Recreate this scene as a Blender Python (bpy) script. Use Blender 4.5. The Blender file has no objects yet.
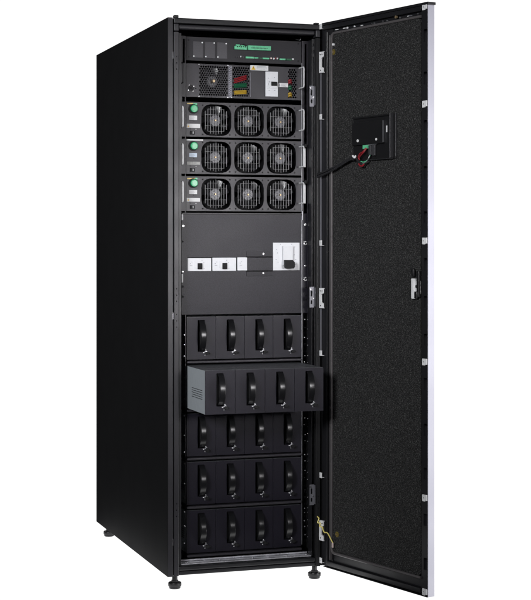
import bpy, bmesh, math, random
from mathutils import Vector, Matrix
random.seed(7)
R = math.radians
scene = bpy.context.scene
col = scene.collection

# ------------------------------------------------------------------ camera
cam_data = bpy.data.cameras.new("camera")
cam = bpy.data.objects.new("camera", cam_data)
col.objects.link(cam)
cam_data.sensor_fit = 'HORIZONTAL'
cam_data.sensor_width = 36.0
cam_data.lens = 36.0 * 1560.67 / 531.0
cam_data.shift_y = -(300 - 243.956) / 531.0
cam_data.clip_end = 200
cam.location = (-1.4076, -5.2562, 1.2062)
cam.rotation_euler = (R(90), 0, -0.3242)
scene.camera = cam

# ------------------------------------------------------------------ world: dark all round, with a white zone added behind the cabinet
world = bpy.data.worlds.new("World")
scene.world = world
world.use_nodes = True
wn = world.node_tree; wn.nodes.clear()
def wnode(t, **k):
    n = wn.nodes.new(t)
    for a, b in k.items(): setattr(n, a, b)
    return n
def wmath(op, a, b=None):
    n = wnode('ShaderNodeMath', operation=op)
    for i, v in enumerate((a, b)):
        if v is None: continue
        if isinstance(v, (int, float)): n.inputs[i].default_value = v
        else: wn.links.new(v, n.inputs[i])
    return n.outputs[0]
tc = wnode('ShaderNodeTexCoord'); sx = wnode('ShaderNodeSeparateXYZ')
wn.links.new(tc.outputs['Generated'], sx.inputs[0])
X, Y, Z = sx.outputs
horiz = wmath('SQRT', wmath('ADD', wmath('MULTIPLY', X, X), wmath('MULTIPLY', Y, Y)))
facing = wmath('DIVIDE', wmath('ADD', wmath('MULTIPLY', X, math.sin(.3242)), wmath('MULTIPLY', Y, math.cos(.3242))), wmath('MAXIMUM', horiz, .001))
def wrange(v, a, b):
    n = wnode('ShaderNodeMapRange', interpolation_type='SMOOTHSTEP')
    n.inputs[1].default_value = a; n.inputs[2].default_value = b
    wn.links.new(v, n.inputs[0]); return n.outputs[0]
side_f = wrange(facing, math.cos(R(27)), math.cos(R(22)))
up_f = wrange(Z, math.sin(R(32)), math.sin(R(26)))
fac = wmath('MULTIPLY', side_f, up_f)
mix = wnode('ShaderNodeMix', data_type='RGBA')
mix.inputs[6].default_value = (.02, .02, .022, 1); mix.inputs[7].default_value = (1.12, 1.12, 1.12, 1)
wn.links.new(fac, mix.inputs[0])
bg = wnode('ShaderNodeBackground'); wo = wnode('ShaderNodeOutputWorld')
wn.links.new(mix.outputs[2], bg.inputs[0]); wn.links.new(bg.outputs[0], wo.inputs[0])

# ------------------------------------------------------------------ lamps
def area(name, loc, target, sx_, sy_, power, color=(1, 1, 1), spread=180):
    d = bpy.data.lights.new(name, 'AREA'); d.shape = 'RECTANGLE'
    d.size = sx_; d.size_y = sy_; d.energy = power; d.color = color; d.spread = R(spread)
    o = bpy.data.objects.new(name, d); col.objects.link(o); o.location = loc
    o.rotation_euler = (Vector(target) - Vector(loc)).to_track_quat('-Z', 'Y').to_euler()
    return o
area("softbox_lamp", (1.15, -3.8, 1.5), (.22, 0, 1.22), 1.1, .8, 2.9, (1, .98, 1.0), 31)
area("fill_softbox_lamp", (-3.2, -3.9, 2.6), (.2, -.2, 1.45), 1.0, 1.0, 18, (.97, .98, 1.0), 50)
area("edge_softbox_lamp", (2.3, -1.75, .6), (.73, -.58, .55), .5, 2.6, 28, (.98, .98, 1.0), 120)  # added to brighten the door's free edge; no such source known
area("light_table_lamp", (.31, .56, -.006), (.31, .56, 1), .90, 1.40, 4.6, (1, 1, 1), 180)  # unseen lamp added under the floor sheet to keep it white

scene.view_settings.view_transform = 'Standard'
scene.view_settings.look = 'None'
scene.view_settings.exposure = 0
scene.view_settings.gamma = 1

# ------------------------------------------------------------------ materials
def mat(name, color, rough=.5, metal=0.0, spec=.5, noise=0, nscale=400, rvar=.0, cvar=0, bump=0, coat=0):
    m = bpy.data.materials.new(name); m.use_nodes = True
    nt = m.node_tree; b = nt.nodes['Principled BSDF']
    b.inputs['Base Color'].default_value = (*color, 1)
    b.inputs['Roughness'].default_value = rough
    b.inputs['Metallic'].default_value = metal
    b.inputs['Specular IOR Level'].default_value = spec
    if coat: b.inputs['Coat Weight'].default_value = coat
    t = nt.nodes.new('ShaderNodeTexCoord')
    n = nt.nodes.new('ShaderNodeTexNoise'); n.inputs['Scale'].default_value = nscale; n.inputs['Detail'].default_value = 3
    nt.links.new(t.outputs['Object'], n.inputs['Vector'])
    n2 = nt.nodes.new('ShaderNodeTexNoise'); n2.inputs['Scale'].default_value = 9; n2.inputs['Detail'].default_value = 5
    nt.links.new(t.outputs['Object'], n2.inputs['Vector'])
    if cvar:
        mx = nt.nodes.new('ShaderNodeMix'); mx.data_type = 'RGBA'
        mx.inputs[6].default_value = (*[c * (1 - cvar) for c in color], 1)
        mx.inputs[7].default_value = (*[min(1, c * (1 + cvar)) for c in color], 1)
        mr = nt.nodes.new('ShaderNodeMapRange'); mr.inputs[1].default_value = .3; mr.inputs[2].default_value = .7
        nt.links.new(n.outputs[0], mr.inputs[0]); nt.links.new(mr.outputs[0], mx.inputs[0])
        nt.links.new(mx.outputs[2], b.inputs['Base Color'])
    if rvar:
        mr = nt.nodes.new('ShaderNodeMapRange'); mr.inputs[1].default_value = .3; mr.inputs[2].default_value = .7
        mr.inputs[3].default_value = max(.02, rough - rvar); mr.inputs[4].default_value = min(1, rough + rvar)
        nt.links.new(n2.outputs[0], mr.inputs[0]); nt.links.new(mr.outputs[0], b.inputs['Roughness'])
    if bump:
        bp = nt.nodes.new('ShaderNodeBump'); bp.inputs['Strength'].default_value = bump; bp.inputs['Distance'].default_value = .001
        nt.links.new(n.outputs[0], bp.inputs['Height']); nt.links.new(bp.outputs[0], b.inputs['Normal'])
    return m
M = {}
M['side'] = mat('black_side_paint', (.008, .008, .009), .6, 0, .05, rvar=.015, cvar=.15, nscale=600, bump=.03)
M['frame'] = mat('black_frame_paint', (.026, .025, .029), .38, 0, .4, rvar=.05, cvar=.15, nscale=700, bump=.08)
M['beam'] = mat('black_beam_paint', (.012, .012, .014), .4, 0, .45, rvar=.05, nscale=700, bump=.06)
M['inside'] = mat('black_interior_paint', (.008, .008, .009), .6, 0, .3)
M['panel'] = mat('grey_panel_paint', (.0165, .0155, .0215), .36, 0, .20, rvar=.018, cvar=.4, nscale=330, bump=.25)
M['module'] = mat('charcoal_module_paint', (.031, .029, .035), .42, 0, .4, rvar=.05, cvar=.15, nscale=500, bump=.08)
M['modtop'] = mat('black_control_paint', (.020, .019, .023), .5, 0, .4, rvar=.05, cvar=.15, nscale=500, bump=.06)
M['plate'] = mat('grey_cover_plate', (.05, .048, .055), .4, .2, .5, rvar=.05, cvar=.1)
M['drawer'] = mat('charcoal_battery_paint', (.0135, .012, .0190), .40, 0, .26, rvar=.06, cvar=.2, nscale=300, bump=.06)
M['zinc'] = mat('grey_zinc_steel', (.45, .49, .52), .5, .0, .4, rvar=.03, cvar=.03, nscale=60)
M['lid'] = mat('dark_grey_lid_sheet', (.10, .105, .115), .45, .1, .5, rvar=.1, cvar=.2, nscale=60)
M['dispblack'] = mat('satin_black_display_case', (.007, .007, .008), .5, 0, .35)
M['plastic'] = mat('black_plastic', (.008, .008, .009), .38, 0, .5, rvar=.05)
M['matte'] = mat('black_matte_plastic', (.008, .008, .009), .6, 0, .3)
M['chrome'] = mat('bright_chrome', (.75, .75, .76), .2, 1.0, rvar=.06)
M['steel'] = mat('plain_steel', (.5, .5, .53), .38, .9, rvar=.1)
M['bracket'] = mat('light_grey_zamak', (.82, .82, .83), .45, .0, rvar=.08, cvar=.08, nscale=80)
M['galv'] = mat('shiny_grey_galvanised_sheet', (.62, .62, .66), .3, .4, rvar=.15, cvar=.3, nscale=30)
M['white'] = mat('white_breaker_plastic', (.72, .73, .76), .4, 0, .5, cvar=.03, nscale=60)
M['paper'] = mat('white_label_paper', (.74, .74, .74), .6, 0, .3, cvar=.04, nscale=150)
M['bluepaper'] = mat('pale_blue_label_paper', (.56, .64, .74), .6, 0, .3, cvar=.06, nscale=150)
M['greypaper'] = mat('worn_grey_label_paper', (.36, .36, .35), .6, 0, .3, cvar=.25, nscale=160)
M['yellowpaper'] = mat('cream_yellow_label', (.72, .56, .22), .6, 0, .3, cvar=.1, nscale=150)
M['yellow'] = mat('warning_yellow', (.75, .48, .03), .5)
M['ink'] = mat('grey_printed_ink', (.25, .26, .30), .7)
M['green'] = mat('green_knob_plastic', (.02, .38, .15), .28, 0, .5)
M['greenconn'] = mat('green_terminal_plastic', (.13, .56, .30), .4, 0, .5, cvar=.15, nscale=200)
M['greendark'] = mat('dark_green_insulation', (.01, .10, .045), .4)
M['red'] = mat('red_insulation', (.24, .012, .018), .4)
M['ywire'] = mat('yellow_insulation', (.42, .27, .03), .4)
M['gndwire'] = mat('pale_yellow_ground_wire', (.90, .76, .22), .4)
M['lug'] = mat('pinkish_crimp_lug', (.72, .58, .55), .35, .3)
M['brass'] = mat('brass', (.42, .31, .18), .4, .6)
M['primer'] = mat('yellow_primer_overspray', (.13, .095, .012), .75, cvar=.5, nscale=250)
M['grille'] = mat('grey_wire_grille', (.42, .42, .43), .35, .8)
M['meshgrey'] = mat('perforated_grey_sheet', (.22, .22, .25), .45, .4)
M['strike'] = mat('dull_grey_strike_plate', (.17, .17, .19), .35, .3)
M['handle'] = mat('glossy_black_strap', (.008, .008, .009), .29, 0, .7, rvar=.02)
M['gap'] = mat('unlit_gap_black', (.003, .003, .003), .9, 0, .05)
M['clamp'] = mat('darker_grey_clamp_paint', (.0145, .0135, .0185), .38, 0, .19, cvar=.3)
M['rotor'] = mat('black_fan_blade', (.016, .016, .017), .3, 0, .5)
M['motor'] = mat('dark_fan_hub', (.06, .06, .065), .35, .3)
M['rubber'] = mat('grey_rubber_gasket', (.10, .093, .095), .3, 0, .5, rvar=.05)
M['gloss'] = mat('glossy_black_edge', (.02, .02, .022), .25, 0, .6, rvar=.05)
M['silver'] = mat('pale_lavender_silver_paint', (.46, .455, .52), .5, .0, .5, rvar=.05, cvar=.02, nscale=500)

# foam: dark felt with pale fibres
fm = bpy.data.materials.new('dark_acoustic_foam'); fm.use_nodes = True
nt = fm.node_tree; b = nt.nodes['Principled BSDF']
b.inputs['Roughness'].default_value = .9; b.inputs['Specular IOR Level'].default_value = .15
t = nt.nodes.new('ShaderNodeTexCoord')
n1 = nt.nodes.new('ShaderNodeTexNoise'); n1.inputs['Scale'].default_value = 300; n1.inputs['Detail'].default_value = 2; n1.inputs['Roughness'].default_value = .7
v1 = nt.nodes.new('ShaderNodeTexVoronoi'); v1.inputs['Scale'].default_value = 260
for k in (n1, v1): nt.links.new(t.outputs['Object'], k.inputs['Vector'])
r1 = nt.nodes.new('ShaderNodeValToRGB')
e = r1.color_ramp.elements; e[0].position = .36; e[0].color = (.010, .010, .010, 1); e[1].position = .70; e[1].color = (.12, .12, .118, 1)
k = e.new(.54); k.color = (.028, .028, .028, 1)
nt.links.new(n1.outputs[0], r1.inputs[0]); nt.links.new(r1.outputs[0], b.inputs['Base Color'])
bp = nt.nodes.new('ShaderNodeBump'); bp.inputs['Strength'].default_value = .7; bp.inputs['Distance'].default_value = .003
nt.links.new(v1.outputs[0], bp.inputs['Height']); nt.links.new(bp.outputs[0], b.inputs['Normal'])
M['foam'] = fm

# floor: white translucent acrylic lit by an added lamp beneath to stay white
am = bpy.data.materials.new('white_translucent_acrylic'); am.use_nodes = True
nt = am.node_tree; nt.nodes.remove(nt.nodes['Principled BSDF'])
tr = nt.nodes.new('ShaderNodeBsdfTranslucent'); nz = nt.nodes.new('ShaderNodeTexNoise')
nz.inputs['Scale'].default_value = 2
mr = nt.nodes.new('ShaderNodeMapRange'); mr.inputs[3].default_value = .93; mr.inputs[4].default_value = .97
nt.links.new(nz.outputs[0], mr.inputs[0]); nt.links.new(mr.outputs[0], tr.inputs[0])
nt.links.new(tr.outputs[0], nt.nodes['Material Output'].inputs[0])
M['acrylic'] = am

# ------------------------------------------------------------------ mesh builder
class MB:
    def __init__(self, xf=None):
        self.v = []; self.f = []; self.xf = xf
    def add(self, vs, fs):
        n = len(self.v); self.v += [Vector(p) for p in vs]; self.f += [[i + n for i in q] for q in fs]; return self
    def take(self, bm):
        bm.verts.index_update()
        self.add([v.co.copy() for v in bm.verts], [[v.index for v in f.verts] for f in bm.faces]); bm.free(); return self
    def box(self, x0, x1, y0, y1, z0, z1, bev=0, seg=2):
        bm = bmesh.new(); bmesh.ops.create_cube(bm, size=1)
        for v in bm.verts:
            v.co = Vector(((x0 + x1) / 2 + v.co.x * (x1 - x0), (y0 + y1) / 2 + v.co.y * (y1 - y0), (z0 + z1) / 2 + v.co.z * (z1 - z0)))
        if bev: bmesh.ops.bevel(bm, geom=bm.edges[:], offset=bev, segments=seg, affect='EDGES', profile=.5)
        return self.take(bm)
    def cyl(self, c, axis, r, length, seg=20, r2=None, bev=0):
        """from c along axis"""
        bm = bmesh.new()
        bmesh.ops.create_cone(bm, cap_ends=True, segments=seg, radius1=r, radius2=r if r2 is None else r2, depth=length)
        if bev:
            ed = [e for e in bm.edges if abs(e.verts[0].co.z - e.verts[1].co.z) < 1e-7]
            bmesh.ops.bevel(bm, geom=ed, offset=bev, segments=2, affect='EDGES', profile=.5)
        ax = Vector(axis).normalized(); q = ax.to_track_quat('Z', 'Y')
        for v in bm.verts: v.co = q @ (v.co + Vector((0, 0, length / 2))) + Vector(c)
        return self.take(bm)
    def tube(self, pts, r, seg=8, closed=False):
        pts = [Vector(p) for p in pts]; n = len(pts); vs = []; fs = []
        prev = None
        for i, p in enumerate(pts):
            a = pts[i - 1] if (i > 0 or closed) else p; c = pts[(i + 1) % n] if (i < n - 1 or closed) else p
            d = (c - a).normalized()
            if prev is None:
                u = d.orthogonal().normalized()
            else:
                u = (prev - d * prev.dot(d)).normalized()
            prev = u; w = d.cross(u)
            for k in range(seg):
                an = 2 * math.pi * k / seg
                vs.append(p + (u * math.cos(an) + w * math.sin(an)) * r)
        for i in range(n if closed else n - 1):
            j = (i + 1) % n
            for k in range(seg):
                fs.append([i * seg + k, i * seg + (k + 1) % seg, j * seg + (k + 1) % seg, j * seg + k])
        if not closed: fs += [list(range(seg))[::-1], [(n - 1) * seg + k for k in range(seg)]]
        return self.add(vs, fs)
    def plate(self, outer, holes, y0, y1):
        """flat sheet in the x-z plane between depths y0 and y1, with holes"""
        cd = bpy.data.curves.new('sheet', 'CURVE'); cd.dimensions = '2D'; cd.fill_mode = 'BOTH'; cd.extrude = abs(y1 - y0) / 2
        for loop in [outer] + holes:
            s = cd.splines.new('POLY'); s.points.add(len(loop) - 1)
            for p, q in zip(s.points, loop): p.co = (q[0], q[1], 0, 1)
            s.use_cyclic_u = True
        ob = bpy.data.objects.new('sheet', cd); col.objects.link(ob)
        me = bpy.data.meshes.new_from_object(ob.evaluated_get(bpy.context.evaluated_depsgraph_get()))
        ym = (y0 + y1) / 2
        self.add([(v.co.x, ym - v.co.z, v.co.y) for v in me.vertices], [list(p.vertices) for p in me.polygons])
        bpy.data.objects.remove(ob); bpy.data.curves.remove(cd); bpy.data.meshes.remove(me)
        return self
    def build(self, name, m, parent=None, smooth=True):
        org = Vector((0, 0, 0)); p_ = parent
        while p_: org += p_.location; p_ = p_.parent
        vs = [(self.xf(v) if self.xf else v) for v in self.v]
        me = bpy.data.meshes.new(name); me.from_pydata([v - org for v in vs], [], self.f)
        bm = bmesh.new(); bm.from_mesh(me); bmesh.ops.recalc_face_normals(bm, faces=bm.faces[:]); bm.to_mesh(me); bm.free()
        if smooth:
            me.polygons.foreach_set('use_smooth', [True] * len(me.polygons)); me.set_sharp_from_angle(angle=R(38))
        me.materials.append(M[m])
        o = bpy.data.objects.new(name, me); col.objects.link(o)
        if smooth:
            wn_ = o.modifiers.new('weighted_normal', 'WEIGHTED_NORMAL'); wn_.mode = 'FACE_AREA'; wn_.weight = 100; wn_.keep_sharp = True
        if parent: o.parent = parent
        return o
def rect(x0, x1, z0, z1): return [(x0, z0), (x1, z0), (x1, z1), (x0, z1)]
def rrect(x0, x1, z0, z1, r, n=5):
    out = []
    for cx_, cz_, a0 in ((x1 - r, z1 - r, 0), (x0 + r, z1 - r, 90), (x0 + r, z0 + r, 180), (x1 - r, z0 + r, 270)):
        for i in range(n + 1):
            a = R(a0 + 90 * i / n); out.append((cx_ + r * math.cos(a), cz_ + r * math.sin(a)))
    return out
def ngon(cx_, cz_, r, n, rot=0): return [(cx_ + r * math.cos(rot + 2 * math.pi * i / n), cz_ + r * math.sin(rot + 2 * math.pi * i / n)) for i in range(n)]
def spline(pts, n=10):
    P = [Vector(p) for p in pts]; P = [P[0] * 2 - P[1]] + P + [P[-1] * 2 - P[-2]]; out = []
    for i in range(1, len(P) - 2):
        a, b_, c, d = P[i - 1:i + 3]
        for k in range(n):
            t_ = k / n
            out.append(.5 * ((2 * b_) + (c - a) * t_ + (2 * a - 5 * b_ + 4 * c - d) * t_ ** 2 + (3 * b_ - a - 3 * c + d) * t_ ** 3))
    return out + [P[-2]]
def tag(o, label=None, cat=None, group=None, kind=None):
    if label: o['label'] = label
    if cat: o['category'] = cat
    if group: o['group'] = group
    if kind: o['kind'] = kind
    return o
def thing(name, loc, label, cat, group=None):
    o = bpy.data.objects.new(name, None); col.objects.link(o); o.location = loc; o.empty_display_size = .05
    o.matrix_world = Matrix.Translation(loc)
    return tag(o, label, cat, group)
def copy_tree(o, parent=None):
    c = o.copy(); col.objects.link(c)
    if parent: c.parent = parent
    for ch in [k for k in bpy.data.objects if k.parent == o]: copy_tree(ch, c)
    return c

# ------------------------------------------------------------------ floor
fl = MB(); fl.add([(-.10, -.10, 0), (.72, -.10, 0), (.72, 1.22, 0), (-.10, 1.22, 0)], [[0, 1, 2, 3]])
tag(fl.build('floor', 'acrylic', smooth=False), kind='structure')

# ------------------------------------------------------------------ cabinet
Z0, Z1, D = .0457, 1.996, 1.153
FX0, FX1 = .0224, .567          # outer edges of the front frame
cab = thing('rack_cabinet', (.29, .55, 0), 'tall black steel rack cabinet with its front door swung open, standing on small round feet', 'cabinet')
MB().box(0, .018, .001, D, Z0, Z1, .0015).build('side_panel', 'side', cab)
MB().box(.571, .589, .02, D, Z0, Z1, .0015).build('side_panel', 'side', cab)
MB().box(.018, .571, .03, D - .002, Z1 - .012, Z1 - .003, .001).build('top_panel', 'beam', cab)
MB().box(.019, .570, D - .012, D - .002, Z0 + .03, Z1 - .02, .001).build('rear_panel', 'inside', cab)
lin = MB()
lin.box(.019, .0225, .03, D - .02, Z0 + .004, Z1 - .014); lin.box(.5675, .5705, .03, D - .02, Z0 + .004, Z1 - .014)
lin.build('inner_lining', 'inside', cab)
MB().box(.024, .566, .10, D - .02, Z0 + .002, Z0 + .02).build('base_plate', 'inside', cab)
# posts with rounded edges, screw holes and a stepped flange
def post(x0, x1, fx0, fx1, slots):
    m = MB()
    holes = []
    xm = (x0 + x1) / 2
    for zc in (1.86, 1.05, .96, .30):
        for k in range(3): holes.append(ngon(xm, zc - .022 * k, .0024, 10))
    m.plate(rect(x0 + .002, x1 - .002, Z0 + .002, Z1 - .05), holes, .0, .003)
    m.box(x0, x0 + .0035, .0005, .045, Z0 + .001, Z1 - .05, .0015)
    m.box(x1 - .0035, x1, .0005, .02, Z0 + .001, Z1 - .05, .0015)
    m.box(x0 + .003, x1 - .003, .006, .008, Z0 + .002, Z1 - .05)
    p = m.build('post', 'inside' if slots else 'frame', cab)  # right post gets darker paint to stand in for its shade
    if slots: MB().box(x0 + .0065, x0 + .0085, -.0012, .0004, Z0 + .02, Z1 - .052, .0006).build('bead', 'gloss', p)  # thin bead added to draw the highlight along the rounded corner
    fz = []
    if slots:
        z = .14; 
        while z < 1.93:
            fz.append(rect((fx0 + fx1) / 2 - .0014, (fx0 + fx1) / 2 + .0014, z, z + .012)); z += .024
    MB().plate(rect(fx0, fx1, Z0 + .01, Z1 - .052), fz, .010, .012).box(fx0, fx0 + .0015, .0122, .05, Z0 + .01, Z1 - .055).build('flange', 'beam', p)
    return p
pl_ = post(FX0, .0402, .0407, .0512, False)
pr_ = post(.549, FX1, .5375, .5485, True)
# thin strip between side panel and post with little spring clips
m = MB().box(.0182, .0220, .012, .03, Z0 + .002, Z1 - .004); m.build('corner_seal', 'inside', cab)
for z in (1.865, .955, .165):
    MB().box(.0184, .0218, .004, .011, z - .012, z + .012, .001).build('clip', 'steel', cab)
# front edge strip of the side panel, lit lip
MB().box(.0005, .0178, -.0015, .0008, Z0 + .001, Z1 - .001, .0006).build('side_panel_edge', 'frame', cab)
# head beams
MB().box(.0225, .5665, -.001, .03, Z1 - .020, Z1 - .0005, .003, 3).build('head_beam', 'beam', cab)
MB().box(.0403, .5485, .004, .03, Z1 - .040, Z1 - .0225, .006, 4).build('head_rail', 'frame', cab)
MB().box(.0226, .0402, -.0018, .03, Z1 - .047, Z1 - .0212, .003, 3).build('corner_block', 'frame', cab)
MB().box(.5492, .5668, -.0018, .03, Z1 - .047, Z1 - .0212, .003, 3).build('corner_block', 'frame', cab)
MB().box(.0235, .040, .002, .02, Z1 - .0004, Z1 + .009, .002).build('corner_cap', 'plastic', cab)
MB().box(.546, .563, .002, .02, Z1 - .0004, Z1 + .006, .002).build('corner_cap', 'plastic', cab)
MB().box(.0405, .5485, .032, .20, Z1 - .030, Z1 - .022).build('head_shade', 'inside', cab)
# base beams
MB().box(.0405, .5485, .003, .04, Z0 + .003, Z0 + .017, .003, 3).box(.0405, .5485, .0, .04, Z0 + .019, Z0 + .034, .004, 3).build('base_beam', 'beam', cab)
m = MB().box(.0515, .5370, .014, .10, Z0 + .036, Z0 + .040, .001).box(.060, .5365, .055, .058, Z0 + .041, .092, .001)
sill = m.build('sill_plate', 'galv', cab)
for x, y in ((.075, .03), (.20, .035), (.32, .03), (.45, .035), (.525, .035)):
    MB().cyl((x, y, Z0 + .040), (0, 0, 1), .004, .003, 12, bev=.0008).build('screw', 'chrome', sill)
# rails with square cage holes
def rail(x0, x1, xc):
    holes = []; z = .13
    while z < 1.93:
        holes.append(rect(xc - .0035, xc + .0035, z - .0035, z + .0035)); z += .0222
    return MB().plate(rect(x0, x1, .10, 1.942), holes, .0625, .0645).build('rack_rail', 'module', cab)
rail(.052, .0828, .075); r2 = rail(.5185, .5455, .533)
MB().box(.5160, .5180, .0570, .0635, .118, 1.862, .0007).build('rail_trim', 'steel', r2)
MB().box(.5458, .5475, .0648, .30, .10, 1.94).build('rail_web', 'inside', r2)
# screws and cage nuts on the rails
def screw(name, x, z, r, m_, y=.0605, parent=cab):
    k = MB().cyl((x, y, z), (0, -1, 0), r, .003, 14, bev=.0008)
    k.cyl((x, y - .003, z), (0, -1, 0), r * .45, .0012, 8)
    return k.build(name, m_, parent)
for z in (.93, .905, .87, .845, .80, .775, .72, .70, .665, .63, .575, .55, .515, .49, .445, .42, .385, .36, .315, .29, .25, .235, .205, .18, .15):
    screw('cage_nut', .5285 + random.choice((-.001, .0, .0012)), z + random.uniform(-.003, .003), .0024, random.choice(('chrome', 'steel', 'matte')), parent=r2)
    screw('cage_nut', .5400, z + random.uniform(-.008, .008), .0018, random.choice(('steel', 'chrome')), parent=r2)
for z in (.885, .85, .81, .735, .66, .60, .53, .47, .43, .36, .31, .26, .21, .15):
    screw('cage_nut', .0765, z, .0026, random.choice(('matte', 'steel', 'chrome', 'matte')), parent=r2)
# shelves under the battery rows
ROWZ = [.797 - .1712 * i for i in range(5)]
for z in ROWZ:
    MB().box(.0835, .5155, .050, .62, z - .0135, z - .0045, .003, 3).build('shelf', 'module', cab)
# strike brackets on the right post
for z0, z1 in ((1.70, 1.774), (.978, 1.052), (.268, .342)):
    m = MB().plate(rect(.5270, .5440, z0, z1), [rrect(.5315, .5375, z0 + .040, z0 + .060, .002), rrect(.5315, .5375, z0 + .012, z0 + .026, .002)], .0035, .0055)
    m.box(.5442, .5462, -.006, .0055, z0 + .004, z1 - .002, .0008)
    k = m.build('strike_bracket', 'strike', cab)
    for x, z in ((.5295, z1 - .008), (.5410, z0 + .033)):
        MB().cyl((x, .0034, z), (0, -1, 0), .003, .003, 10).build('screw', 'chrome', k)
# feet
for x, y in ((.0335, .03), (.555, .03), (.0335, 1.06), (.555, 1.06)):
    k = MB().cyl((x, y, .006), (0, 0, 1), .0235, .016, 32, bev=.004).cyl((x, y, .0), (0, 0, 1), .020, .0059, 32)
    ft = k.build('foot', 'plastic', cab)
    MB().cyl((x, y, .0225), (0, 0, 1), .0095, .030, 20).cyl((x, y, .0225), (0, 0, 1), .013, .006, 6).build('stem', 'beam', ft)

# ------------------------------------------------------------------ door, hinged on the right post and standing open
H0 = Vector((.574, -.012, 0)); DD = Vector((.2544933, -.9670745, 0)); DN = Vector((-.9670745, -.2544933, 0)); DL = .5894
def door_xf(v):      # v = (distance from hinge, depth behind the inner face, height)
    return H0 + DD * v.x - DN * v.y + Vector((0, 0, v.z))
def DM(): return MB(door_xf)
DZ0, DZ1 = .0485, 1.996
k = DM().box(-.006, DL - .0024, .0235, .028, DZ0, DZ1 - .006, .001)
k.box(DL - .0022, DL, .0008, .028, DZ0, DZ1 - .006, .0004)
door = k.build('door', 'silver', cab)
# black inner tray
k = DM()
k.box(-.012, .016, .004, .022, DZ0 + .002, DZ1 - .002, .001)
k.box(.0165, .045, .008, .022, DZ0 + .002, DZ1 - .002, .001)
k.box(.0455, .552, .012, .0222, DZ0 + .003, DZ1 - .003, .001)
k.build('inner_tray', 'beam', door)
holes = []
for z0, z1 in ((1.869, 1.9117), (1.73, 1.772), (1.5704, 1.613), (1.4161, 1.462), (1.275, 1.313), (1.1174, 1.1601), (.995, 1.0354), (.8713, .9107), (.7269, .7663), (.5759, .6153), (.4315, .4709), (.2805, .3199), (.1361, .1755)):
    holes.append(rrect(.5665, .5835, z0, z1, .002))
DM().plate(rect(.5560, .5865, DZ0 + .004, DZ1 - .004), holes, .001, .003).box(.5560, .5575, .003, .021, DZ0 + .004, DZ1 - .004).build('lock_stile', 'beam', door)
DM().box(-.006, .594, -.004, .030, DZ1 - .0055, DZ1 + .0035, .001).box(-.004, .553, -.002, .011, DZ1 - .022, DZ1 - .006, .002).build('top_flange', 'beam', door)
DM().box(.0, .5863, -.001, .022, DZ0 - .001, DZ0 + .0015, .0006).box(.02, .553, -.001, .011, DZ0 + .006, DZ0 + .024, .003).build('bottom_flange', 'beam', door)
# ridges along the hinge side catch the light
DM().box(.0190, .0240, -.001, .0075, DZ0 + .01, DZ1 - .03, .002, 3).build('ridge', 'gloss', door)
DM().box(.0405, .0430, -.003, .0075, DZ0 + .03, DZ1 - .045, .0011, 3).build('ridge', 'rubber', door)  # paler rubber stands in for the bright highlight on this ridge
DM().box(-.0150, -.0142, -.004, .003, DZ0 + .76, DZ1 - .17, .0003, 2).build('bright_edge', 'meshgrey', door)  # pale strip drawn in for the specular line along this edge
# gasket and foam
loop = rrect(.0505, .5555, .1065, 1.956, .018, 6)
loop = [(.553, 1.956)] + loop[7:21] + [(.553, .1065)]
DM().tube([(p[0], .0, p[1]) for p in loop], .0048, 8).build('gasket', 'rubber', door)
DM().plate(rrect(.0555, .5505, .1115, 1.951, .014, 6), [], .002, .0115).build('foam_panel', 'foam', door)
# small screws and clip ends along the top flange
for tt in (.085, .13, .148, .19, .232, .29, .304, .352, .375, .445, .49, .502, .54):
    r_ = random.uniform(.0018, .0038); zz = 1.9655 + random.uniform(-.003, .004)
    if random.random() < .55: DM().cyl((tt, .0005, zz), (0, -1, 0), r_, .004, 9).build('screw', random.choice(('bracket', 'steel', 'steel')), door)
    else: DM().box(tt - r_ * 2.2, tt + r_ * 2.2, -.0035, .0005, zz - r_ * .5, zz + r_ * .5, .0005).build('wire_clip', random.choice(('bracket', 'meshgrey', 'paper')), door)
DM().cyl((.425, .0005, 1.969), (0, -1, 0), .005, .006, 10).build('screw', 'brass', door)
# hinges
for z0, z1 in ((1.8207, 1.8961), (.976, 1.0479), (.1421, .214)):
    k = DM().plate([(-.014, z0), (.012, z0), (.012, z0 + .016), (-.003, z0 + .021), (-.003, z1 - .024), (.012, z1 - .018), (.012, z1), (-.014, z1)], [], -.009, -.003)
    hg = k.build('hinge', 'bracket', door)
    DM().cyl((.0128, -.002, z0 + .002), (0, 0, 1), .0042, z1 - z0 - .004, 16).build('hinge_pin', 'matte', hg)
    DM().cyl((-.006, -.009, z1 - .010), (0, -1, 0), .0022, .0015, 10).cyl((.005, -.009, z1 - .010), (0, -1, 0), .0022, .0015, 10).cyl((-.004, -.009, z0 + .009), (0, -1, 0), .0022, .0015, 10).build('screw', 'matte', hg)
# small white clips on both door edges
for z in (1.987, 1.6625, 1.2096, .8143, .3758, .0703):
    k = DM().plate(rect(-.0125, .001, z - .0095, z + .0095), [ngon(-.005, z, .0022, 10)], -.0085, -.0062).box(-.0125, .001, -.006, .003, z - .009, z - .0075)
    k.build('edge_clip', 'bracket', door)
for z in (1.985, 1.6655, 1.2159, .8188, .3724, .0640):
    k = DM().plate(rrect(.564, .5795, z - .011, z + .011, .002), [ngon(.5705, z, .0024, 10)], -.0035, -.001).box(.578, .588, -.0035, -.0012, z - .008, z + .011, .0005)
    k.build('edge_clip', 'bracket', door)
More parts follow.
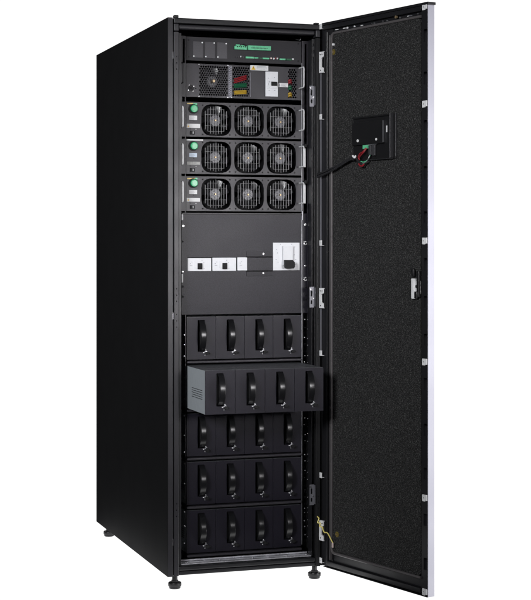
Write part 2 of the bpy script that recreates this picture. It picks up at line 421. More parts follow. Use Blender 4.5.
# lock case and swing latch
k = DM().box(.516, .532, -.012, .006, 1.025, 1.092, .002).box(.5325, .550, -.006, .006, 1.040, 1.085, .002)
lk = k.build('latch', 'bracket', door)
DM().cyl((.522, -.004, 1.10), (0, -.25, 1), .007, .024, 14).box(.534, .548, -.014, -.0065, 1.026, 1.050, .003).box(.541, .5535, -.010, -.001, 1.030, 1.118, .002).build('latch_cam', 'plastic', lk)
DM().cyl((.541, -.006, 1.066), (0, -1, 0), .006, .004, 16, bev=.001).build('latch_pivot', 'chrome', lk)
# earth studs in their patches of yellowish primer
for tt, z in ((.061, 1.889), (.082, .176)):
    st = DM().plate(ngon(tt, z, .0105, 9), [], .0005, .0018).build('primer_patch', 'primer', door)
    DM().cyl((tt, .0005, z), (0, -1, 0), .003, .004, 8).build('stud', 'brass', st)
DM().cyl((.0619, .002, 1.9156), (0, -1, 0), .0045, .006, 8).build('stud', 'bracket', door)

# ------------------------------------------------------------------ display unit on the door, its cable, and the earth wire
du = thing('display_unit', door_xf(Vector((.30, .0, 1.49))), 'back of a black display unit set into the foam of the open door', 'display')
k = DM().box(.186, .423, -.004, .0018, 1.4935, 1.6465, .001); hs = k.build('housing', 'dispblack', du)
DM().box(.4125, .4150, -.020, -.0045, 1.497, 1.6475, .0006).build('side_flange', 'gloss', hs)
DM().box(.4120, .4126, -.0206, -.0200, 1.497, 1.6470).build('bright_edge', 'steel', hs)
DM().box(.4235, .4262, -.007, .0015, 1.499, 1.6475, .001).build('rim', 'gloss', hs)
DM().box(.186, .412, -.009, -.0045, 1.6405, 1.6465, .0008).build('rim', 'dispblack', hs)
DM().box(.25, .412, -.009, -.0045, 1.4935, 1.4965, .0008).build('rim', 'gloss', hs)
DM().box(.189, .3635, -.013, -.0046, 1.5480, 1.6270, .0015).build('cover_box', 'dispblack', du)
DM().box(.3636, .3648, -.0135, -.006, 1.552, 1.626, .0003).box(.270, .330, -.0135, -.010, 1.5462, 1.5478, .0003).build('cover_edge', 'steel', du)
DM().box(.377, .381, -.008, -.0045, 1.585, 1.607, .0006).build('slot_tab', 'bracket', du)
for tt, z, s in ((.219, 1.5637, .0052), (.3244, 1.563, .0044)):
    k = DM().cyl((tt + .006, -.0132, z), (0, -1, 0), s, .0025, 12, bev=.0006); k.build('screw', 'paper', du)
cn = DM().box(.287, .302, -.016, -.0046, 1.511, 1.545, .002).box(.305, .319, -.014, -.0046, 1.508, 1.546, .002).build('plug', 'motor', du)
DM().box(.252, .278, -.014, -.0046, 1.534, 1.5465, .001).box(.270, .290, -.012, -.0046, 1.542, 1.5475, .001).build('terminal_block', 'greenconn', du)

def door_pt(t_, off, z): return door_xf(Vector((t_, off, z)))
cb = thing('data_cable', door_pt(.18, -.02, 1.50), 'black twin cable looping from the rack across to the display unit on the door', 'cable')
A = Vector((.5478, .030, 1.447)); B = door_pt(.186, -.014, 1.507)
def run(dz, da, tail):
    pts = [A + Vector((0, 0, dz))]
    for u in (.2, .4, .6, .8): pts.append(A.lerp(B, u) + Vector((0, 0, dz * (1 - u * .3) - .006 * math.sin(math.pi * u) + da * math.sin(5 * u))))
    return spline(pts + tail, 8)
a = run(.003, .001, [B, door_pt(.207, -.014, 1.508), door_pt(.228, -.014, 1.494), door_pt(.250, -.013, 1.480)])
b_ = run(-.005, -.001, [door_pt(.184, -.016, 1.501), door_pt(.205, -.016, 1.500)])
MB().tube(a, .0040, 10).tube(b_, .0040, 10).build('sheath', 'gloss', cb)
MB().tube(spline([door_pt(.200, -.017, 1.513), door_pt(.213, -.019, 1.506), door_pt(.218, -.017, 1.513)], 6), .0036, 8).build('tie', 'bracket', cb)
MB().tube(spline([door_pt(.270, -.013, 1.536), door_pt(.262, -.019, 1.524), door_pt(.246, -.020, 1.518), door_pt(.236, -.019, 1.506), door_pt(.238, -.016, 1.497)], 8), .0026, 8)\
    .tube(spline([door_pt(.276, -.013, 1.536), door_pt(.268, -.021, 1.522), door_pt(.254, -.022, 1.513), door_pt(.242, -.020, 1.505)], 8), .0020, 8)\
    .tube(spline([door_pt(.234, -.016, 1.484), door_pt(.242, -.018, 1.477), door_pt(.256, -.018, 1.475), door_pt(.264, -.016, 1.482)], 6), .0028, 8).build('wire', 'red', cb)
MB().tube(spline([door_pt(.246, -.016, 1.491), door_pt(.264, -.018, 1.488), door_pt(.284, -.018, 1.493), door_pt(.296, -.014, 1.511)], 8), .0018, 8).build('wire', 'greenconn', cb)
MB().tube(spline([door_pt(.294, -.013, 1.512), door_pt(.293, -.018, 1.502), door_pt(.280, -.018, 1.489), door_pt(.256, -.018, 1.481)], 8), .0018, 8).build('wire', 'steel', cb)

ew = thing('earth_wire', door_pt(.071, 0, 1.3 * .1), 'kinked yellow earth wire running from the rack post to a lug on the lower door', 'wire')
pts = [(.556, .035, .236), (.5560, .0, .226), (.5600, -.004, .220), (.5545, -.006, .206), (.5625, -.010, .204), (.5590, -.014, .194), (.5700, -.020, .190), door_pt(.012, -.012, .191), door_pt(.022, -.012, .176), door_pt(.046, -.014, .176), door_pt(.069, -.012, .151), door_pt(.072, -.010, .144)]
k = MB().tube(spline(pts, 5), .0021, 8)
k.build('strand', 'gndwire', ew)
MB().cyl(door_pt(.0715, -.010, .146), (0, 0, -1), .0042, .017, 12, bev=.001).build('lug', 'lug', ew)

# ------------------------------------------------------------------ control module (top)
Y = .06
def grip(x, z0, z1, out=.052, r=.0019):
    """bent wire grip standing out of an ear"""
    return [(x, Y - .001, z1), (x, Y - out + .006, z1), (x, Y - out + .002, z1 - .002), (x, Y - out, z1 - .006), (x, Y - out, z0 + .006), (x, Y - out + .002, z0 + .002), (x, Y - out + .006, z0), (x, Y - .001, z0)]
class dots:
    def __init__(self, k, pts, r, y=Y, h=.0016, seg=10): self.ms = [MB().cyl((x, y, z), (0, -1, 0), r, h, seg) for x, z in pts]
    def build(self, name, m, parent): return [k.build(name, m, parent) for k in self.ms]
ct = thing('control_module', (.30, .3, 1.855), 'black control module with green terminals, topmost unit in the rack', 'module')
MB().box(.083, .5155, Y, Y + .003, 1.8555, 1.9395, .0006).build('face_plate', 'modtop', ct)
MB().box(.086, .512, Y + .0032, .55, 1.8575, 1.9375).build('case', 'inside', ct)
for i, x0 in enumerate((.1080, .1525, .1970)):
    z0, z1 = 1.8660, 1.9235
    cp = MB().box(x0, x0 + .037, Y - .0016, Y - .0001, z0, z1, .0005).build('cover_plate', 'plate', ct)
    dots(MB(), ((x0 + .0335, z1 - .0035), (x0 + .0025, z0 + .0050)), .0026, Y - .0016).build('screw', 'bracket', cp)
k = MB().box(.2603, .3055, Y - .010, Y - .0002, 1.9000, 1.9125, .0008).box(.266, .280, Y - .008, Y - .0002, 1.9127, 1.9185, .0008).box(.284, .297, Y - .008, Y - .0002, 1.9127, 1.9160, .0008)
tb = k.build('terminal_block', 'greenconn', ct)
k = MB()
for i in range(5): k.box(.268 + .0075 * i, .2715 + .0075 * i, Y - .0108, Y - .0101, 1.9080 + .0015 * (i % 2), 1.9120)
k.box(.2935, .3005, Y - .009, Y - .0003, 1.9155, 1.9205).build('contact', 'matte', tb)
k = MB().box(.3105, .3965, Y - .010, Y - .0002, 1.9005, 1.9165, .0008); tb = k.build('terminal_block', 'greenconn', ct)
k = MB()
for i in range(12): k.box(.3225 + .0052 * i, .3258 + .0052 * i, Y - .0108, Y - .0101, 1.9060, 1.9095)
k.build('contact', 'greendark', tb)
for x0, x1, z0, z1, mm in ((.303, .334, 1.8700, 1.8765, 'greenconn'), (.336, .350, 1.8705, 1.8755, 'greenconn'), (.353, .366, 1.8705, 1.8745, 'greendark'), (.367, .391, 1.8695, 1.8750, 'greenconn'),
                         (.431, .453, 1.8690, 1.8745, 'greenconn'), (.4565, .476, 1.8680, 1.8750, 'greendark')):
    q = MB().box(x0, x1, Y - .007, Y - .0002, z0, z1, .0008).build('terminal_block', mm, ct)
for x, z, w, mm in ((.268, 1.873, .004, 'plate'), (.2755, 1.874, .004, 'plate'), (.285, 1.876, .003, 'bracket'), (.2925, 1.874, .005, 'plate'), (.399, 1.874, .006, 'lug'), (.4095, 1.873, .005, 'bracket'), (.4165, 1.875, .003, 'red'), (.423, 1.874, .005, 'bracket'), (.482, 1.874, .007, 'paper')):
    MB().box(x - w / 2, x + w / 2, Y - .005, Y - .0002, z - .0028, z + .0028, .0006).build('socket', mm, ct)
dots(MB(), ((.0925, 1.9275), (.0925, 1.868), (.504, 1.931), (.504, 1.868)), .0026).build('screw', 'matte', ct)
MB().tube(spline([(.50, .075, 1.9485), (.508, .058, 1.9440), (.5125, .058, 1.9480), (.5145, .07, 1.957)], 6), .0015, 6).build('spare_wire', 'steel', ct)

# ------------------------------------------------------------------ bypass module with mesh windows and a white breaker
bm_ = thing('bypass_module', (.30, .3, 1.722), 'charcoal bypass module with hexagonal mesh windows, coloured wires and a tall white breaker', 'module')
BZ0, BZ1 = 1.7265, 1.8450
def hexes(x0, x1, z0, z1, px=.0086, r=.0040):
    out = []; j = 0; z = z0 + r
    while z < z1 - r * .6:
        x = x0 + r + (px / 2 if j % 2 else 0)
        while x < x1 - r * .8: out.append(ngon(x, z, r, 6, math.pi / 6)); x += px
        z += px * .88; j += 1
    return out
MB().plate(rect(.083, .5155, BZ0, BZ1), [rect(.129, .2385, BZ0 + .004, BZ1 - .004), rect(.2525, .3195, BZ0 + .004, BZ1 - .004), rect(.4625, .5005, BZ0 + .004, BZ1 - .004)], Y, Y + .003).build('face_plate', 'module', bm_)
k = MB().box(.086, .512, .20, .205, BZ0 + .002, BZ1 - .002).box(.0835, .0860, Y + .0035, .20, BZ0 + .002, BZ1 - .002).box(.512, .515, Y + .0035, .20, BZ0 + .002, BZ1 - .002).box(.086, .512, Y + .0035, .20, BZ0 + .0005, BZ0 + .0025).box(.086, .512, Y + .0035, .20, BZ1 - .0025, BZ1 - .0005)
k.build('case', 'inside', bm_)
for x0, x1 in ((.1292, .2383), (.2527, .3193), (.4627, .5003)):
    z0, z1 = BZ0 + .0042, BZ1 - .0042
    MB().plate(rect(x0, x1, z0, z1), hexes(x0 + .0015, x1 - .0015, z0 + .002, z1 - .002), Y + .0006, Y + .0018).build('mesh_window', 'module', bm_)
hs_ = []; z = BZ0 + .006
while z < BZ1 - .01:
    hs_.append(rect(.2405, .2435, z, z + .0042)); hs_.append(rect(.2465, .2495, z + .003, z + .0072)); z += .0078
MB().plate(rect(.2390, .2515, BZ0 + .002, BZ1 - .003), hs_, Y - .0020, Y - .0002).build('perforated_strip', 'meshgrey', bm_)
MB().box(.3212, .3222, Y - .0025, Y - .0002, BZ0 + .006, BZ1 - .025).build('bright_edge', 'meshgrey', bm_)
def rotor(x, z, y, r, n=7, root=.017, tilt=.014, turn=0):
    k = MB()
    for i in range(n):
        a0 = 2 * math.pi * i / n + turn; vs = []; fs = []
        for s in range(6):
            rr = root + (r - root) * s / 5; a_ = a0 + .25 * s / 5; w = .55 - .1 * s / 5
            for u in (0, .5, 1):
                an = a_ + w * u; vs.append((x + rr * math.cos(an), y + tilt * u - .002 * math.sin(u * 3), z + rr * math.sin(an)))
        for s in range(5):
            for u in range(2): p = s * 3 + u; fs.append([p, p + 1, p + 4, p + 3])
        vs2 = [(q[0], q[1] + .0012, q[2]) for q in vs]; nv = len(vs)
        k.add(vs + vs2, fs + [[i_ + nv for i_ in f][::-1] for f in fs] + [[s * 3, s * 3 + 3, s * 3 + 3 + nv, s * 3 + nv] for s in range(5)] + [[s * 3 + 2, s * 3 + 2 + nv, s * 3 + 5 + nv, s * 3 + 5] for s in range(5)] + [[15, 16, 16 + nv, 15 + nv], [16, 17, 17 + nv, 16 + nv]])
    return k
fx, fz = .186, 1.786
fan = rotor(fx, fz, .082, .052).build('fan', 'rotor', bm_)
MB().cyl((fx, .080, fz), (0, 1, 0), .021, .02, 24, bev=.003).build('hub', 'motor', fan)
MB().cyl((fx, .0605, fz), (0, 1, 0), .0055, .019, 14, bev=.001).build('bearing', 'brass', fan)
# coloured wires behind the mesh
for z0, z1, mm in ((1.7850, 1.8060, 'red'), (1.7640, 1.7805, 'greendark'), (1.7400, 1.7560, 'ywire')):
    sl = .012 if mm == 'red' else .003
    k = MB()
    for i in range(3):
        zz = z0 + (z1 - z0) * (.2 + .3 * i) - sl / 2
        k.tube(spline([(.2625, .066, zz), (.2655, .0572, zz), (.2850, .0560 + .0006 * i, zz + sl * .5), (.3040, .0572, zz + sl), (.3070, .066, zz + sl)], 6), .0025, 8)
    k.build('wire', mm, bm_)
    k = MB(); zc = (z0 + z1) / 2 - .003
    k.tube(spline([(.464, .067, zc), (.472, .0570, zc + .006), (.481, .067, zc + .002)], 5), .0036, 8).tube(spline([(.465, .067, zc - .007), (.473, .0570, zc - .002), (.480, .067, zc - .006)], 5), .0036, 8)
    k.build('wire', mm, bm_)
bk = MB().box(.3770, .4234, Y - .009, Y - .0002, 1.7360, 1.8255, .001).box(.3810, .4195, Y - .0115, Y - .0092, 1.7650, 1.7960, .0006).build('breaker', 'white', bm_)
MB().box(.3965, .4180, Y - .0165, Y - .0117, 1.7742, 1.7890, .0012).build('toggle', 'matte', bk)
k = MB()
for x, z, w, h in ((.385, 1.801, .004, .0015), (.385, 1.776, .0015, .008), (.4085, 1.803, .003, .002), (.388, 1.757, .003, .0016), (.409, 1.757, .004, .0016), (.388, 1.7685, .003, .001), (.388, 1.786, .0015, .006)):
    k.box(x, x + w, Y - (.0120 if 1.766 < z < 1.796 else .0096), Y - (.0116 if 1.766 < z < 1.796 else .0091), z, z + h)
k.build('print', 'ink', bk)
wl = MB().box(.3205, .3885, Y - .0034, Y - .0026, 1.8285, 1.8465).build('warning_label', 'paper', bm_)
k = MB().plate([(.3240, 1.8305), (.3400, 1.8305), (.3320, 1.8445)], [], Y - .0042, Y - .0036); wt = k.build('warning_triangle', 'yellow', wl)
MB().plate([(.3312, 1.8405), (.3330, 1.8405), (.3325, 1.8355), (.3317, 1.8355)], [], Y - .0048, Y - .0044).box(.3314, .3327, Y - .0048, Y - .0044, 1.8325, 1.8340).build('exclamation_mark', 'matte', wt)
k = MB()
for i, w in enumerate((.034, .038, .030)): k.box(.345, .345 + w, Y - .0038, Y - .0035, 1.8425 - .0045 * i, 1.8436 - .0045 * i)
k.build('print', 'ink', wl)
pb = MB().box(.4265, .4640, Y - .0034, Y - .0026, 1.7718, 1.7862).build('rating_label', 'paper', bm_)
k = MB().box(.4285, .4325, Y - .0038, Y - .0035, 1.7735, 1.7845)
for i in range(3): k.box(.436, .436 + (.022, .017, .020)[i], Y - .0038, Y - .0035, 1.7825 - .0038 * i, 1.7836 - .0038 * i)
k.build('print', 'ink', pb)
k = MB()                                     # round vent of small slots at the lower left
for i in range(8):
    an = 2 * math.pi * i / 8; k.cyl((.1010 + .0085 * math.cos(an), Y, 1.7575 + .0085 * math.sin(an)), (0, -1, 0), .0028, .0006, 8)
k.cyl((.1010, Y, 1.7575), (0, -1, 0), .0055, .0007, 14).cyl((.1185, Y, 1.757), (0, -1, 0), .0024, .0008, 10)
ve = k.build('vent', 'matte', bm_)
k = MB()
for i in range(4):
    an = 2 * math.pi * (i + .4) / 4; k.cyl((.1010 + .0125 * math.cos(an), Y, 1.7575 + .0125 * math.sin(an)), (0, -1, 0), .0015, .0012, 8)
k.build('rivet', 'chrome', ve)
dots(MB(), ((.130, BZ1 - .0025), (.2368, BZ1 - .0025), (.130, BZ0 + .0025), (.2368, BZ0 + .0025), (.251, BZ0 + .003)), .0018).build('rivet', 'steel', bm_)
MB().tube(grip(.507, 1.7690, 1.8420), .0021, 8).build('grip', 'bracket', bm_)  # chrome grip painted pale to stand for its bright reflections
MB().box(.0545, .0818, Y, Y + .002, BZ0, BZ1).build('ear', 'module', bm_)
MB().tube(grip(.0575, 1.7705, 1.8415), .0021, 8).build('grip', 'plastic', bm_)

# ------------------------------------------------------------------ three power modules
PH = .123
def power_module(zb):
    o = thing('power_module', (.30, .3, zb), 'x', 'module', 'fan power modules slotted one above the other')
    z0, z1 = zb, zb + PH
    centres = (.1945, .3170, .4395); zc = zb + PH / 2 - .001
    def octo(x, h, c): 
        q = []
        for sx_, sz_, flip in ((1, 1, 0), (-1, 1, 1), (-1, -1, 0), (1, -1, 1)):
            pts = []
            for i in range(5):
                an = R(8 + 74 * i / 4)
                # rounded chamfer
                pts.append((h - c + c * math.cos(an) ** .8, h - c + c * math.sin(an) ** .8))
            if flip: pts = pts[::-1]
            q += [(x + sx_ * a_, zc + sz_ * b2) for a_, b2 in pts]
        return q
    HW = .0560
    MB().plate(rect(.083, .5155, z0, z1), [octo(x, HW, .042) for x in centres], Y, Y + .003).build('face_plate', 'module', o)
    k = MB().box(.086, .512, .16, .165, z0 + .002, z1 - .002).box(.0835, .086, Y + .0035, .16, z0 + .002, z1 - .002).box(.512, .515, Y + .0035, .16, z0 + .002, z1 - .002)
    k.box(.086, .512, Y + .0035, .16, z0 + .0005, z0 + .0025).box(.086, .512, Y + .0035, .16, z1 - .0025, z1 - .0005)
    k.box(.2545, .2570, Y + .0035, .16, z0 + .003, z1 - .003).box(.3772, .3790, Y + .0035, .16, z0 + .003, z1 - .003)
    k.build('case', 'inside', o)
    for i, x in enumerate(centres):
        f = rotor(x, zc, .078, .053, 7, turn=.35 * i).build('fan', 'rotor', o)
        MB().cyl((x, .0735, zc), (0, 1, 0), .0215, .02, 24, bev=.003).build('hub', 'motor', f)
        k = MB()
        for q in range(9):
            an = 2 * math.pi * q / 9 + i; k.tube([(x + .009 * math.cos(an), .0732, zc + .009 * math.sin(an)), (x + .0190 * math.cos(an), .0732, zc + .0190 * math.sin(an))], .0012, 6)
        k.build('hub_fins', 'meshgrey', f)
        MB().cyl((x, .0680, zc), (0, 1, 0), .0036, .0055, 14, bev=.001).build('bearing', 'brass', f)
        k = MB()
        for j in range(-4, 5):
            u = j * .0099; h = math.sqrt(.0515 ** 2 - u * u) - .002 * (abs(j) % 2)
            if j: k.tube([(x + u, .0652, zc - h), (x + u, .0652, zc + h)], .0009, 6)
            else: k.tube([(x, .0652, zc + .008), (x, .0652, zc + h)], .0010, 6).tube([(x, .0652, zc - h), (x, .0652, zc - .008)], .0010, 6)
            if j in (-4, -2, 2, 4): k.tube([(x - h * .86, .0676, zc + u), (x + h * .86, .0676, zc + u)], .0007, 6)
        k.build('grille', 'grille', f)
    k = MB()
    for x in centres:
        for sx_ in (-1, 1):
            for sz_ in (-1, 1): MB().cyl((x + sx_ * .0505, Y, zc + sz_ * .0515), (0, -1, 0), .0028, .0012, 10).build('screw', 'matte', o)
    kn = MB().cyl((.1085, Y - .0003, zb + .0985), (0, -1, 0), .0172, .0035, 28, bev=.001).build('knob_shadow_ring', 'matte', o)  # black ring under the knob, offset left as its shadow
    MB().cyl((.1100, Y - .0040, zb + .0985), (0, -1, 0), .0136, .011, 28, bev=.003).cyl((.1100, Y - .0151, zb + .0985), (0, -1, 0), .0095, .0015, 24, bev=.0006).build('knob', 'green', kn)
    sw = MB().box(.0970, .1135, Y - .004, Y - .0002, zb + .0070, zb + .0205, .001).build('switch', 'matte', o)
    MB().box(.1060, .1085, Y - .0060, Y - .0042, zb + .0095, zb + .0180, .0005).build('rocker', 'bracket', sw)
    dots(MB(), ((.111, zb + .0555), (.098, zb + .0275)), .0014).build('rivet', 'matte', o)
    dots(MB(), ((.119, zb + .0265),), .0016).build('indicator', 'paper', o)
    MB().tube(grip(.507, zb + .030, zb + .103), .0021, 8).build('grip', 'bracket', o)  # pale paint here stands for the shine of chrome
    MB().tube(grip(.0575, zb + .030, zb + .102), .0021, 8).build('grip', 'bracket', o)
    MB().box(.0545, .0818, Y, Y + .002, z0, z1).build('ear', 'module', o)
    return o
PZ = [1.5860, 1.4545, 1.3230]
p0 = power_module(PZ[0])
pms = [p0]
for z in PZ[1:]:
    c = copy_tree(p0); c.location.z = z; pms.append(c)
    for q, f in enumerate([h for h in bpy.data.objects if h.parent == c and h.name.startswith('fan')]):    # each fan stopped at its own angle
        tmp = rotor((.1945, .3170, .4395)[q], PZ[0] + PH / 2 - .001, .078, .053, 7, turn=random.uniform(0, .9)).build('rotor_mesh', 'rotor', p0)
        f.data = tmp.data; bpy.data.objects.remove(tmp)
for o, l in zip(pms, ('power module with three fans, directly under the bypass module, green knob beside two white labels',
                      'power module with three fans and a long white strip label above its green knob',
                      'lowest power module with three fans, resting just above the plain breaker panel')): o['label'] = l
lab = ((('yellowpaper', .0863, .1085, .1150, .1185), ('greenconn', .1085, .1230, .1130, .1180), ('paper', .0936, .1230, .0590, .0745), ('paper', .0848, .1341, .0310, .0455)),
       (('paper', .0838, .1452, .1175, .1226), ('bluepaper', .0945, .1225, .0590, .0735), ('greypaper', .0860, .1341, .0320, .0430)),
       (('yellowpaper', .0863, .1157, .1120, .1165), ('greenconn', .1165, .1240, .1120, .1175), ('plate', .1245, .1340, .1110, .1165), ('paper', .0936, .1230, .0600, .0745), ('paper', .0848, .1335, .0330, .0460)))
for o, z, ls in zip(pms, PZ, lab):
    for mm, x0, x1, a0, a1 in ls:
        yy = .0012 if mm != 'greenconn' else .0018
        q = MB().box(x0, x1, Y - yy, Y - .0002, z + a0, z + a1).build('sticker', mm, o)
        if mm == 'paper' and a0 < .05:
            k = MB().plate([(x0 + .003, z + a0 + .003), (x0 + .009, z + a0 + .003), (x0 + .006, z + a0 + .009)], [], Y - .0018, Y - .0014); k.build('warning_triangle', 'yellow', q)
        if mm in ('bluepaper', 'paper') and .05 < a0 < .1:
            k = MB()
            for i in range(3): k.box(x0 + .004, x0 + .018 + .003 * (i % 2), Y - .0016, Y - .0014, z + a1 - .0045 - .004 * i, z + a1 - .0035 - .004 * i)
            k.build('print', 'ink', q)
for o, z in zip(pms[1:], PZ[1:]):
    MB().box(.5222, .5316, Y - .004, Y - .0002, z + .030, z + .098, .0008).build('white_strip', 'paper', o)  # white plate stands in for light reflected off the flat grip
    MB().cyl((.5285, Y, z + .1075), (0, -1, 0), .0065, .014, 14, bev=.001).build('thumb_screw', 'matte', o)

# ------------------------------------------------------------------ breaker panel
bp_ = thing('breaker_panel', (.30, .07, .956), 'plain grey steel panel across the middle of the rack, holding white circuit breakers', 'panel')
QY = .0585
fp = MB().plate(rect(.0665, .5455, .9565, 1.3165), [rect(.0872, .3095, 1.1100, 1.1588), rect(.4065, .5082, 1.1110, 1.2112)], QY, QY + .002)
fp.build('face_plate', 'panel', bp_)
MB().box(.085, .51, .072, .076, 1.06, 1.24).build('backing', 'inside', bp_)
MB().box(.0665, .5150, QY - .006, QY - .0003, 1.3120, 1.3168, .001).build('top_lip', 'frame', bp_)
MB().box(.0640, .0700, QY - .008, QY - .0003, 1.2900, 1.3110, .001).build('hook', 'bracket', bp_)
MB().box(.5165, .5190, QY - .008, QY - .0003, 1.2930, 1.3250, .0008).build('hook', 'steel', bp_)
for i, (x0, x1, z0, z1) in enumerate(((.0880, .1745, 1.1103, 1.1563), (.1797, .2675, 1.1105, 1.1575), (.2726, .3090, 1.1115, 1.1582))):
    b1 = MB().box(x0, x1, QY - .0015, QY + .010, z0, z1, .0007)
    xm = x0 + .036
    if i < 2: b1.box(xm - .010, xm + .0145, QY - .0040, QY - .0017, z0 + .010, z0 + .036, .0006)
    b1 = b1.build('breaker', 'white', bp_)
    if i < 2:
        MB().box(xm - .0005, xm + .0165, QY - .0080, QY - .0042, z0 + .0065, z0 + .0280, .001).box(xm + .001, xm + .010, QY - .0125, QY - .0082, z0 + .0100, z0 + .0190, .001).build('toggle', 'matte', b1)
    k = MB()
    for x, z, w, h in ((.008, .018, .004, .0015), (.013, .018, .004, .0015), (.0085, .024, .002, .004), (.015, .030, .0015, .003), (.057, .028, .004, .0016), (.058, .009, .005, .0014), (.0515, .036, .002, .003)):
        if x0 + x + w < x1 - .002: k.box(x0 + x, x0 + x + w, QY - .0021, QY - .0016, z0 + z, z0 + z + h)
    k.build('print', 'ink', b1)
rb = MB().box(.4067, .5080, QY - .0020, QY + .010, 1.1112, 1.2110, .0008).box(.4415, .4800, QY - .0120, QY - .0022, 1.1300, 1.1990, .0015).box(.4445, .4770, QY - .0128, QY - .0122, 1.1500, 1.1960).build('breaker', 'white', bp_)
k = MB().plate([(.4450, 1.1215), (.4500, 1.1180), (.4760, 1.1180), (.4800, 1.1235), (.4800, 1.1400), (.4720, 1.1485), (.4450, 1.1485)], [], QY - .0300, QY - .0130); k.build('toggle', 'matte', rb)
k = MB()
for x, z, w, h in ((.418, 1.186, .003, .0018), (.423, 1.172, .0015, .004), (.416, 1.150, .005, .0014), (.424, 1.140, .003, .0016), (.488, 1.194, .003, .003), (.486, 1.165, .002, .004), (.490, 1.150, .005, .0014), (.487, 1.132, .008, .0015), (.433, 1.204, .003, .002), (.476, 1.204, .003, .002)):
    k.box(x, x + w, QY - .0026, QY - .0021, z, z + h)
k.build('print', 'ink', rb)
bl = MB().box(.3095, .4060, QY - .0022, QY - .0004, 1.1110, 1.1575, .0004).build('blank_plate', 'panel', bp_)
MB().box(.3040, .4060, QY - .0014, QY - .0003, 1.1578, 1.1608).box(.3040, .4060, QY - .0014, QY - .0003, 1.1075, 1.1106).build('gap', 'gap', bl)
MB().box(.3060, .4050, QY - .0018, QY - .0004, 1.1612, 1.1800, .0004).build('clamp_strip', 'clamp', bl)
MB().box(.3060, .4050, QY - .0018, QY - .0004, 1.0910, 1.1070, .0004).build('clamp_strip', 'clamp', bl)
dots(MB(), ((.3695, 1.1705), (.3695, 1.1010)), .0030, QY - .0018).build('screw', 'chrome', bl)
for x, z, mm, r in ((.530, 1.2767, 'chrome', .0052), (.530, 1.1270, 'chrome', .0042), (.0716, 1.2700, 'chrome', .0034), (.0700, 1.2150, 'matte', .0036), (.0700, 1.1080, 'chrome', .003), (.0700, 1.0560, 'matte', .0042), (.0700, 1.0200, 'matte', .0042)):
    screw('screw', x, z, r, mm, QY - .0002, bp_)
for x, z in ((.530, 1.2097), (.530, 1.0792)):           # cage nuts seen through slots
    rg = MB().cyl((x, QY - .0002, z), (0, -1, 0), .0072, .001, 18).build('slot', 'matte', bp_)
    for i in range(6):
        an = 2 * math.pi * (i + .3) / 6
        MB().cyl((x + .0058 * math.cos(an), QY - .0013, z + .0055 * math.sin(an)), (0, -1, 0), .0022, .0015, 8).build('cage_nut', 'paper' if i % 3 else 'chrome', rg)
for z in (1.050, 1.020, 1.005): screw('screw', .532, z, .0032, 'matte', QY - .0002, bp_)
MB().box(.0645, .0700, QY - .006, QY - .0004, 1.070, 1.100, .001).build('hook', 'paper', bp_)

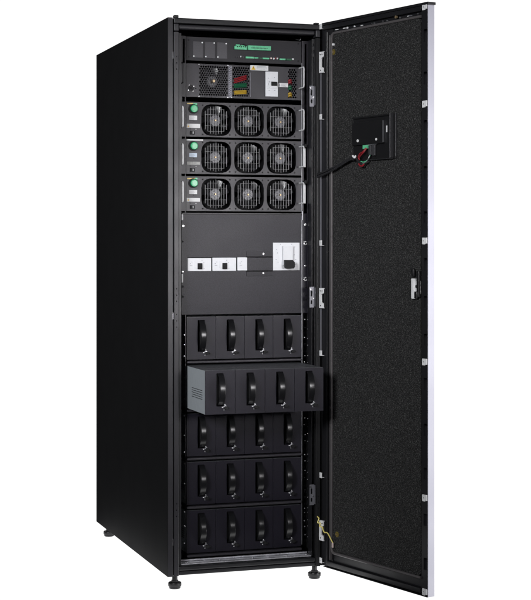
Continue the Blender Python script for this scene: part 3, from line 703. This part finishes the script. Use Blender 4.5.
# ------------------------------------------------------------------ battery boxes
BW, BH = .1061, .1500
def battery(x0, zb):
    """one pull-out battery box; local origin at the lower left front edge"""
    o = thing('battery_box', (x0, Y, zb), 'x', 'battery box', 'battery boxes with strap handles in five rows')
    x1, z1 = x0 + BW, zb + BH
    hx0, hx1, hz0, hz1 = x0 + .0400, x0 + .0660, zb + .0270, zb + .1400
    MB().plate(rect(x0, x1, zb, z1), [rrect(hx0, hx1, hz0, hz1, .003, 3)], Y, Y + .0025).build('front', 'drawer', o)
    MB().box(hx0 - .003, hx1 + .003, Y + .0140, Y + .0155, hz0 - .003, hz1 + .003).box(hx0 - .003, hx0 - .001, Y + .0028, Y + .0138, hz0 - .003, hz1 + .003).box(hx1 + .001, hx1 + .003, Y + .0028, Y + .0138, hz0 - .003, hz1 + .003).build('recess', 'matte', o)
    # strap handle: a broad band bowed outward
    n = 18; vs = []; fs = []
    for i in range(n + 1):
        u = i / n; zz = hz0 + .0015 + (hz1 - hz0 - .003) * u
        d = .0330 * math.sin(math.pi * u) ** .62
        nxt = .0330 * math.sin(math.pi * min(1, u + .01)) ** .62; prv = .0330 * math.sin(math.pi * max(0, u - .01)) ** .62
        ty, tz = (nxt - prv), .0022; ln = math.hypot(ty, tz); ny, nz_ = -tz / ln, -ty / ln
        th = .0034
        xa, xb = x0 + .0450, x0 + .0650
        cy_, cz_ = Y + .006 - d, zz
        for xx, s in ((xa, 1), (xa + .003, 1.45), (xb - .003, 1.45), (xb, 1), (xb, -1), (xa, -1)):
            vs.append((xx, cy_ + ny * th * s * .5, cz_ - nz_ * th * s * .5))
    for i in range(n):
        for j in range(6): fs.append([i * 6 + j, i * 6 + (j + 1) % 6, (i + 1) * 6 + (j + 1) % 6, (i + 1) * 6 + j])
    fs += [list(range(6)), [n * 6 + j for j in range(6)]]
    MB().add(vs, fs).build('handle', 'handle', o)
    lx, lz = x0 + .0700, zb + .0235
    la = MB().cyl((lx, Y - .0002, lz), (0, -1, 0), .0068, .004, 16, bev=.0008).build('latch', 'steel', o)
    k = MB().cyl((lx + .0018, Y - .0045, lz - .0015), (0, -1, 0), .0062, .010, 14, bev=.0015).box(lx - .002, lx + .014, Y - .012, Y - .006, lz - .0045, lz + .0015, .0015)
    k.build('knob', 'matte', la)
    k = MB()
    for dx, dz, rr in ((-.0095, .0005, .0021), (-.0005, .0095, .0017), (-.004, -.0085, .0013)): k.cyl((lx + dx, Y - .0002, lz + dz), (0, -1, 0), rr, .003, 8)
    k.build('screw', 'bracket', la)  # pale bits painted to stand for the sparkle at the latch
    # sheet metal case with louvres
    k = MB().box(x0 + .0006, x1 - .0006, Y + .0165, Y + .50, zb + .0006, z1 - .0006, .0006)
    k.box(x0 + .0005, x0 + .0025, Y + .0027, Y + .0163, zb + .0006, z1 - .0006).box(x1 - .0025, x1 - .0005, Y + .0027, Y + .0163, zb + .0006, z1 - .0006).box(x0 + .0026, x1 - .0026, Y + .0027, Y + .0163, z1 - .0026, z1 - .0006).box(x0 + .0026, x1 - .0026, Y + .0027, Y + .0163, zb + .0006, zb + .0026)
    cs = k.build('case', 'zinc', o)
    MB().box(x0 + .0004, x1 - .0004, Y + .0028, Y + .50, z1 - .0005, z1 + .0006).build('lid', 'lid', o)  # top sheet painted darker than the case to dim the lit top
    k = MB()
    for i in range(5): k.box(x0 - .0002, x0 + .0005, Y + .035, Y + .165, zb + .0480 + .0075 * i, zb + .0502 + .0075 * i)
    k.build('louvre', 'lid', cs)
    for j in range(3):
        k = MB()
        for i in range(5): k.box(x0 + .010 + .019 * i, x0 + .022 + .019 * i, Y + .030 + .05 * j, Y + .0345 + .05 * j, z1 + .0004, z1 + .0009)
        k.build('vent_slot', 'plate', cs)
    return o
XS = [.0855 + .1075 * i for i in range(4)]
b0 = battery(XS[0], ROWZ[0])
words = ('first', 'second', 'third', 'fourth')
rows = ('in the row under the breaker panel', 'in the row pulled forward', 'in the row shaded by the pulled-out boxes', 'in the second row from the floor', 'in the lowest row')
for r_, z in enumerate(ROWZ):
    for i, x in enumerate(XS):
        o = b0 if (r_ == 0 and i == 0) else copy_tree(b0)
        o.location = (x, Y - (.230 if r_ == 1 else random.uniform(0, .0015)), z)
        o['label'] = 'battery box, %s from left %s' % (words[i], rows[r_])
